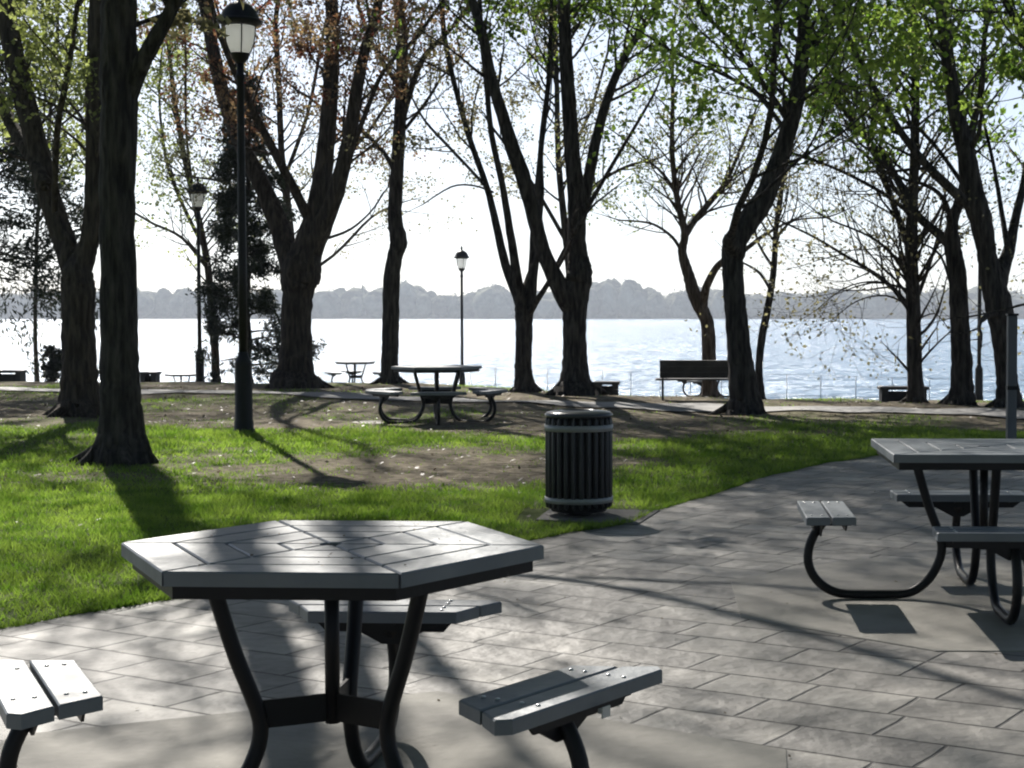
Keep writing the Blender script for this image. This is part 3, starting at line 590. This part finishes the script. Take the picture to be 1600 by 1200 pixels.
# ------------------------------------------------------------------ picnic tables
LEGP = [(.335,.690),(.302,.575),(.268,.465),(.232,.37),(.208,.30),(.204,.245),(.22,.185),(.262,.11),(.325,.055),(.39,.033),(.50,.030),(.60,.030),(.70,.034),(.775,.065),(.83,.12),(.857,.19),(.85,.27),(.815,.345),(.765,.405)]
def cr2(pts, sub=3):
    q = smooth_poly([(Vector((a, 0, b)), 1) for a, b in pts], sub); return [(p[0].x, p[0].z) for p in q]
LEG = cr2(LEGP)
TREAD = .46
def picnic_table(name, nsides, apo, arms, loc, rz, label, group, bolts=True):
    """apo: centre to side; arms: directions in degrees carrying a leg and a seat"""
    root = empty(name, loc, rz); st = 360/nsides; Rc = apo/math.cos(R(st/2))
    # sides face the arm directions
    top = MB(); ring = apo/4; gap = .0032
    for s in range(nsides):
        th = R(arms[0] + s*st); n = Vector((math.cos(th), math.sin(th))); t = Vector((-n.y, n.x)); k = math.tan(R(st/2))
        for j in range(4):
            r0 = ring*j + (gap if j else .028); r1 = ring*(j+1) - (gap if j < 3 else 0)
            w0 = r0*k - gap*1.1/math.cos(R(st/2)); w1 = r1*k - gap*1.1/math.cos(R(st/2)); w0 = max(.002, w0)
            q = [n*r0 - t*w0, n*r1 - t*w1, n*r1 + t*w1, n*r0 + t*w0]
            top.prism([(v.x, v.y) for v in q], .722, .760, .004)
    top.build('tabletop', M['lumber'], root)
    hexp = lambda a, b=0: [((a/math.cos(R(st/2)))*math.cos(R(arms[0]+st/2+i*st)), (a/math.cos(R(st/2)))*math.sin(R(arms[0]+st/2+i*st))) for i in range(nsides)]
    ap = MB(); o_, i_ = hexp(apo-.028), hexp(apo-.036)
    for i in range(nsides):
        j = (i+1) % nsides
        ap.add([(*o_[i], .686), (*o_[j], .686), (*i_[j], .686), (*i_[i], .686), (*o_[i], .7215), (*o_[j], .7215), (*i_[j], .7215), (*i_[i], .7215)],
               [(0,3,2,1), (4,5,6,7), (0,1,5,4), (1,2,6,5), (2,3,7,6), (3,0,4,7)])
    ap.prism(hexp(apo-.04), .7165, .7210)  # added dark backing plate, stops light leaking through the plank gaps
    for i in range(nsides):
        a = R(arms[0]+st/2+i*st); Mx = Matrix.Rotation(a, 3, 'Z'); ap.box((Mx @ Vector((apo*.48, 0, .700))), (apo*.9, .035, .026), Mx)
    ap.build('apron', M['metal'], root)
    ct = MB(); ct.tube([(0,0,.255), (0,0,.716)], .021, 14); ct.build('centre_tube', M['metal'], root)
    for a in arms:
        Mx = Matrix.Rotation(R(a), 3, 'Z')
        lg = MB(); lg.tube([Mx @ Vector((r, 0, z)) for r, z in LEG], .0225, 12)
        lg.box(Mx @ Vector((.335, 0, .7065)), (.10, .08, .008), Mx)
        lg.build('leg', M['metal'], root)
        bc = MB(); bc.box(Mx @ Vector((.108, 0, .300)), (.175, .010, .078), Mx); bc.build('brace', M['metal'], root)
        # seat of two planks, trapezoid, longer outside
        se = MB(); r0 = .655; wp = .112; e = .25
        L0 = .345 if nsides == 4 else .24
        e = 0.02 if nsides == 4 else e
        for j in range(2):
            ra = r0 + j*(wp+.011); rb = ra + wp
            la = L0 + (ra-r0)*e*2.0; lb = L0 + (rb-r0)*e*2.0; ch = .03 if nsides != 4 else .004
            q = [(ra, -la), (rb-ch, -lb), (rb, -lb+ch), (rb, lb-ch), (rb-ch, lb), (ra, la)] if j else [(ra, -la), (rb, -lb), (rb, lb), (ra, la)]
            P3 = [Mx @ Vector((x, y, 0)) for x, y in q]
            se.prism([(v.x, v.y) for v in P3], .413, .450, .004)
        so_ = se.build('seat', M['lumber'], root)
        br = MB(); rm = r0+wp+.006
        def plate(poly, x):   # vertical plate across the arm at radius x
            v = [Mx @ Vector((x+dx, y, z)) for dx in (-.004, .004) for y, z in poly]; n = len(poly)
            br.add(v, [tuple(range(n-1,-1,-1)), tuple(range(n,2*n))] + [(i, (i+1)%n, n+(i+1)%n, n+i) for i in range(n)])
        for xx in (rm-.075, rm+.075):
            plate([(-L0*.92, .410), (-L0*.8, .378), (L0*.8, .378), (L0*.92, .410)], xx)
        plate([(-L0*.62, .4105), (-L0*.5, .372), (-.12, .366), (-.03, .318), (.03, .318), (.12, .366), (L0*.5, .372), (L0*.62, .4105)], .798)
        br.box(Mx @ Vector((rm, 0, .4065)), (.20, .07, .007), Mx)
        for sy in (-1, 1): br.box(Mx @ Vector((rm, sy*L0*.78, .4065)), (.20, .03, .0072), Mx)
        br.build('seat_bracket', M['metal'], so_)
        if bolts:
            for sy in (-1, 1):
                for xr in (.69, .735, .81, .86):
                    b = MB(); b.lathe([(.0065,0), (.0065,.002), (.004,.0042), (.0005,.0048)], 10, Mx @ Vector((xr, sy*(L0*.78), .4501))); b.build('bolt', M['bolt'], so_)
    tag(root, label, 'picnic table', group)
    return root
near = picnic_table('picnic_table', 6, .519, [86-0, 206, 326], (-.90, 4.60, 0.002), R(1.2), 'grey six sided picnic table in the foreground with three seats on black tube legs', 'picnic tables')
# small pale label plate on the right front seat
lp = MB(); Mx = Matrix.Rotation(R(326), 3, 'Z'); lp.box(Mx @ Vector((.9105, .03, .398)), (.004, .035, .028), Mx); lp.box(Mx @ Vector((.9, .03, .398)), (.02, .012, .012), Mx); lp.build('label_plate', M['tag'], near)
picnic_table('picnic_table', 4, .50, [180, 270, 0, 90], (1.62, 8.05, .002), R(-1.5), 'square grey picnic table with black loop legs cut by the right edge of the photo', 'picnic tables')
X = gx(682, 21.9)
mid = picnic_table('picnic_table', 6, .519, [30, 90, 150, 210, 270, 330], (X, 21.9, -.03), R(9), 'dark picnic table on a concrete pad in the middle of the lawn before the lake', 'picnic tables', bolts=False)
def tcopy(src, px, D, rz, label):
    c = copy_tree(src); X = gx(px, D); c.location = (X, D, tz(X, D)+.02); c.rotation_euler = (0,0,rz); c['label'] = label; return c
tcopy(near, 555, 50, R(20), 'small far picnic table near the water, left of the slim knotted tree')
tcopy(near, 1108, 40, R(50), 'far picnic table low behind the park bench')
tcopy(near, 283, 60, R(75), 'tiny distant picnic table in the glare beside the far left lamp')

# concrete slabs
def slab(name, poly, z, m): mb = MB(); mb.prism(poly, z-.012, z, .003); return tag(mb.build(name, m), kind='structure')
def ngon(cx, cy, r, n, a0): return [(cx + r*math.cos(R(a0+i*360/n)), cy + r*math.sin(R(a0+i*360/n))) for i in range(n)]
slab('table_slab', ngon(-.90, 4.60, 1.48, 6, 26), .0085, M['concrete'])
slab('table_slab', ngon(1.72, 8.12, 1.42, 8, 22.5), .0085, M['concrete'])
X = gx(700, 22.5); zz = max(tz(X+a, 22.5+b) for a in (-1.2,0,1.2) for b in (-.9,0,.9))
slab('table_slab', ngon(gx(690, 22.1), 22.1, 1.25, 6, 9), -.012, M['concrete'])
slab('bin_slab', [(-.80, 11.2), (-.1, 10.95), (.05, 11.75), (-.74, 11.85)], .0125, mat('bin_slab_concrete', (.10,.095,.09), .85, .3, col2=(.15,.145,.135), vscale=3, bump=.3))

# ------------------------------------------------------------------ litter bin
bx, by = gx(904, 11.5), 11.5
t = empty('litter_bin', (bx, by, -.012)); tag(t, 'round black slatted litter bin with pale bands at the edge of the lawn', 'litter bin')
rb = .218
for k in range(26):
    th = k*2*math.pi/26; s = MB(); q = Vector((math.cos(th), math.sin(th), 0)); Mx = Matrix.Rotation(th, 3, 'Z')
    prof = [(.075, .0), (.085, .010), (.10, .0135), (.40, .014), (.68, .0135), (.697, .010), (.705, .0)]
    pts = [q*(rb - (.012 if i in (0, 6) else 0)) + Vector((0,0,z)) for i, (z, r) in enumerate(prof)]
    s.tube(pts, [max(.004, r*1.25) for z, r in prof], 7); s.build('slat', M['binslat'], t)
for z0, z1 in ((.115, .152), (.612, .655)):
    b = MB(); b.lathe([(rb+.012, z0), (rb+.021, z0), (rb+.021, z1), (rb+.012, z1)], 40); o = b.build('band', M['binband'], t)
b = MB(); b.lathe([(.19,.05), (.196,.06), (.196,.70), (.19,.705), (.18,.70), (.18,.08)], 32); b.build('liner', mat('bin_liner', (.01,.01,.012), .6), t)
b = MB(); b.lathe([(.226,.708), (.236,.712), (.238,.726), (.222,.740), (.16,.752), (.12,.756), (.108,.745), (.10,.70)], 40); b.build('lid', mat('bin_lid', (.05,.05,.055), .28, .6), t)
b = MB(); b.lathe([(.13,0), (.13,.012), (.10,.02), (.10,.05), (.17,.062)], 24); b.build('foot', M['metal'], t)

# ------------------------------------------------------------------ street lamps
def make_lamp(loc, label):
    root = empty('street_lamp', loc); tag(root, label, 'street lamp', 'lamp posts in the park')
    b = MB(); b.lathe([(.135,-.06), (.135,.03), (.118,.05), (.118,.12), (.108,.16), (.106,.70), (.100,.80), (.108,.83), (.085,.88), (.062,.93), (.058,.97)], 24, flute=.06); b.build('base', M['metal'], root)
    b = MB(); b.lathe([(.052,.96), (.050,2.0), (.046,3.4), (.044,4.22), (.058,4.24), (.058,4.27), (.044,4.29), (.044,4.42)], 16); b.build('pole', M['metal'], root)
    hd = MB(); hd.lathe([(.044,4.41), (.075,4.44), (.10,4.47), (.105,4.50), (.118,4.515), (.118,4.53)], 24); h = hd.build('collar', M['metal'], root)
    g = MB(); g.lathe([(.10,4.53), (.128,4.58), (.155,4.66), (.168,4.76), (.172,4.86)], 32); g.build('glass_globe', M['glass'], root)
    c = MB(); c.lathe([(.185,4.85), (.215,4.865), (.262,4.89), (.275,4.915), (.245,4.93), (.230,4.95), (.205,5.02), (.15,5.09), (.075,5.135), (.035,5.15), (.028,5.19), (.04,5.21), (.03,5.25), (.008,5.30)], 32); c.build('lamp_cap', M['metal'], root)
    for k in range(4):
        th = k*math.pi/2 + .35; b = MB()
        b.tube([Vector((r*math.cos(th), r*math.sin(th), z)) for r, z in ((.108,4.52), (.134,4.58), (.162,4.66), (.175,4.76), (.180,4.87))], .0085, 6); b.build('rib', M['metal'], root)
    return root
L1 = make_lamp((gx(380, 19.85), 19.85, tz(gx(380, 19.85), 19.85)), 'tall near black lamp post with white glass lantern on the lawn')
for px, D, lb in ((312, 42, 'far black lamp post left of the near one, beside the dark evergreen'), (722, 57, 'small distant lamp post standing at the water behind the middle picnic table'), (1530, 43, 'black lamp post between the two thick trees on the right')):
    c = copy_tree(L1); X = gx(px, D); c.location = (X, D, tz(X, D)); c.rotation_euler = (0,0,px*.37); c['label'] = lb

# ------------------------------------------------------------------ park bench
D = 27.0; zb = tz(gx(1090, D), D)
t = empty('park_bench', (gx(1092, D), D, zb)); tag(t, 'dark park bench with solid back seen from behind, facing the lake', 'bench')
W = 1.42
s = MB()
for i in range(4): s.box((0, .10+i*.105, .345), (W, .095, .028))
s.build('seat', M['lumber_dark'], t)
s = MB(); Mx = Matrix.Rotation(R(10), 3, 'X')
for i in range(3): s.box(Vector((0, .045-.018*i, .42+i*.098)), (W-.14, .026, .0965), Mx)
s.build('backrest', M['lumber_dark'], t)
for sx in (-1, 1):
    x = sx*(W/2-.12); s = MB()
    s.tube([(x,.02,0), (x,.10,.10), (x,.25,.20), (x,.40,.32)], .018, 8); s.tube([(x,.48,0), (x,.40,.10), (x,.25,.20), (x,.12,.32)], .018, 8)
    s.tube([(x,.02,0), (x,-.01,.0)], .02, 8); s.tube([(x,.14,.32), (x,.06,.40), (x,.02,.62)], .016, 8)
    s.build('leg', M['metal'], t)
    s = MB(); s.tube([(x,.06,.46), (x,.25,.50), (x,.42,.48), (x,.46,.34)], .014, 8); s.build('armrest', M['metal'], t)
# low stone bench on the right, low block left of it
def low_bench(px, D, W_, Hh, label, zfix=0.0):
    X = gx(px, D); t = empty('low_bench', (X, D, tz(X, D)+zfix)); tag(t, label, 'bench', 'low backless benches by the water')
    s = MB(); s.prism([(-W_/2,-.2), (W_/2,-.2), (W_/2,.2), (-W_/2,.2)], Hh-.055, Hh, .01); s.build('seat', M['stone'], t)
    for sx in (-1, 1): s = MB(); s.box((sx*(W_/2-.09), 0, (Hh-.056)/2-.03), (.12, .34, Hh-.0+.002)); s.build('support', M['stone'], t)
    s = MB(); s.box((0, .1, (Hh-.06)/2), (W_-.30, .03, Hh-.12)); s.build('rail', M['stone'], t)
low_bench(1411, 28.6, .84, .30, 'low dark backless bench at the foot of the fine branched tree')
low_bench(948, 31.5, .50, .26, 'low dark backless bench right of the flared forked trunk')
low_bench(234, 38.5, .42, .30, 'low dark backless bench right of the big left trunk')
low_bench(12, 38, .75, .30, 'low dark backless bench by the water at the left edge')
# grey post behind the right table
D = 17.6; X = gx(1581, D); t = empty('signpost', (X, D, 0)); tag(t, 'plain grey post standing behind the right picnic table', 'post')
s = MB(); s.prism([(-.048,-.048), (.048,-.048), (.048,.048), (-.048,.048)], -.1, 1.40, .01); s.build('post', M['post'], t)
s = MB(); s.box((0, 0, 1.41), (.115, .115, .024)); s.build('cap', M['metal'], t)
s = MB(); s.box((0, 0, .63), (.104, .104, .04)); s.build('clamp', M['metal'], t)
# railing along the quay
A = Vector((gx(735, 62), 62, -1.5)); B = Vector((gx(1640, 47.5), 47.5, -1.5))
t = empty('railing', A); tag(t, 'thin grey metal railing along the water edge', 'railing')
L = (B-A).length; n = int(L/1.25); rm_ = mat('railing_paint', (.22,.24,.26), .5)
for i in range(n+1):
    q = (B-A)*(i/n); s = MB(); s.tube([q+Vector((0,0,-.05)), q+Vector((0,0,1.0))], .012, 6); s.build('railing_post', rm_, t)
for z in (.35, .68, 1.0): s = MB(); s.tube([Vector((0,0,z)), (B-A)+Vector((0,0,z))], .005, 6); s.build('rail', rm_, t)
# leafy dark shrub by the water on the left
D = 40; X = gx(84, D); root = empty('waterside_shrub', (X, D, tz(X, D))); br = MB(); tips = []; rg = random.Random(5)
for i in range(14): grow(br, Vector((rg.uniform(-.1,.1)-.15, rg.uniform(-.1,.1), 0)), Vector((rg.uniform(.1,.7), rg.uniform(-.3,.3), .8)), rg.uniform(.5,.8), .02, 1, tips, rg)
br.build('stems', M['bark'], root); lv = leaves(tips, 2200, .05, np.random.RandomState(4), .05); npmesh('foliage', lv, np.arange(len(lv)).reshape(-1,4), M['needle'], root)
tag(root, 'small dark leaning shrub by the bright water at far left', 'shrub')

# ------------------------------------------------------------------ grass, litter
def scatter(n, x0, x1, y0, y1):
    return nr.uniform(x0, x1, n), nr.uniform(y0, y1, n)
def in_lawn(x, y): return y > edge_y(x) - .015
parts = []
for (n, y0, y1, hs, ws) in ((150000, 6.5, 13, 1.0, 1.0), (110000, 13, 21, 1.15, 1.7), (36000, 21, 34, 1.2, 2.6)):
    x = nr.uniform(-.46, .28, n)*0; D = np.sqrt(nr.uniform(y0*y0, y1*y1, n)); u = nr.uniform(-.45, .28, n); x = u*D
    gsy = grassy(x, D); keep = in_lawn(x, D) & (nr.rand(n) < gsy*.95 + .06) & ~((np.abs(x-bx) < .42) & (np.abs(D-by) < .42))
    pth = np.interp(x/D*F+X0, [q[0] for q in P], [q[1] for q in P]); pD = F*H/(pth-493); keep &= np.abs(D-pD) > .95
    x, D, gsy = x[keep], D[keep], gsy[keep]; m = len(x)
    h = hs*nr.uniform(.018, .05, m)*(.45+.75*gsy)*(0.6+.8*vnoise(x, D, .35, 9)); th = nr.uniform(0, 6.283, m); wd = ws*nr.uniform(.0025, .0055, m)
    z = terr(x, D)-.004; lx = nr.normal(size=m)*h*.55; ly = nr.normal(size=m)*h*.55
    b0 = np.stack([x-np.cos(th)*wd, D-np.sin(th)*wd, z], 1); b1 = np.stack([x+np.cos(th)*wd, D+np.sin(th)*wd, z], 1)
    tp = np.stack([x+lx, D+ly, z+h], 1); parts.append(np.stack([b0, b1, tp], 1).reshape(-1, 3))
m = 9000; x = nr.uniform(-6, 5, m); D = edge_y(x) + np.abs(nr.normal(size=m))*.035 - .03; th = nr.uniform(0, 6.283, m); wd = nr.uniform(.003, .006, m); h = nr.uniform(.02, .06, m)*(.4+vnoise(x, D, .25, 12))
b0 = np.stack([x-np.cos(th)*wd, D-np.sin(th)*wd, np.zeros(m)], 1); b1 = np.stack([x+np.cos(th)*wd, D+np.sin(th)*wd, np.zeros(m)], 1)
parts.append(np.stack([b0, b1, np.stack([x+nr.normal(size=m)*h*.5, D+nr.normal(size=m)*h*.6-h*.3, h], 1)], 1).reshape(-1, 3))
gv = np.concatenate(parts); gf = np.arange(len(gv)).reshape(-1, 3)
gm = leafmat('grass_blade', (.08,.145,.024), (.19,.265,.058), .63); gm.node_tree.nodes['Noise Texture'].inputs['Scale'].default_value = 2.6
tag(npmesh('lawn_grass', gv, gf, gm), 'short green grass with worn patches on the lawn', 'grass', kind='stuff')
n = 4500; D = np.sqrt(nr.uniform(8*8, 33*33, n)); x = nr.uniform(-.45, .28, n)*D
k_ = (in_lawn(x, D)) & (nr.rand(n) < 1.15-grassy(x, D)); x, D = x[k_], D[k_]; n = len(x)
c = np.stack([x, D, terr(x, D)+.012], 1); th = nr.uniform(0, 6.283, n); s = nr.uniform(.012, .034, n)[:, None]
a = np.stack([np.cos(th), np.sin(th), nr.normal(size=n)*.3], 1); b = np.stack([-np.sin(th), np.cos(th), nr.normal(size=n)*.3], 1)
lv = np.stack([c-a*s, c-b*s*.6, c+a*s, c+b*s*.6], 1).reshape(-1, 3)
tag(npmesh('fallen_leaves', lv, np.arange(len(lv)).reshape(-1, 4), leafmat('dead_leaf', (.07,.05,.03), (.14,.105,.07), .2)), 'scattered dry brown leaves over the worn soil', 'fallen leaves', kind='stuff')
n = 420; D = np.sqrt(nr.uniform(3*3, 17*17, n)); x = nr.uniform(-.42, .25, n)*D; k_ = ~in_lawn(x, D); x, D = x[k_], D[k_]; n = len(x)
c = np.stack([x, D, np.full(n, .011)], 1); th = nr.uniform(0, 6.283, n); s = nr.uniform(.004, .012, n)[:, None]
a = np.stack([np.cos(th), np.sin(th), nr.normal(size=n)*.2], 1); b = np.stack([-np.sin(th), np.cos(th), np.abs(nr.normal(size=n))*.4], 1)
m_ = 46; tt = nr.uniform(0, 6.283, m_); rr = .5*np.sqrt(nr.rand(m_)); c[:m_] = np.stack([-.9+rr*np.cos(tt), 4.6+rr*np.sin(tt), np.full(m_, .765)], 1); s[:m_] *= .6
lv = np.stack([c-a*s, c-b*s*.6, c+a*s, c+b*s*.6], 1).reshape(-1, 3)
tag(npmesh('patio_debris', lv, np.arange(len(lv)).reshape(-1, 4), leafmat('dry_bits', (.07,.05,.03), (.18,.14,.08), .2)), 'tiny dry bud scales and leaf bits on the paving and the foreground table', 'debris', kind='stuff')

# ------------------------------------------------------------------ haze over the lake
hz = MB(); hz.box((-100, 820, 28), (3300, 1900, 64)); hm = bpy.data.materials.new('haze'); hm.use_nodes = True
hn = hm.node_tree; hn.nodes.remove(hn.nodes['Principled BSDF']); pv = hn.nodes.new('ShaderNodeVolumePrincipled')
pv.inputs['Color'].default_value = (.80,.88,1,1); pv.inputs['Density'].default_value = .00027; pv.inputs['Anisotropy'].default_value = .2
hn.links.new(pv.outputs[0], hn.nodes['Material Output'].inputs['Volume'])
tag(hz.build('haze', hm), 'pale blue air over the lake', 'haze', kind='stuff')
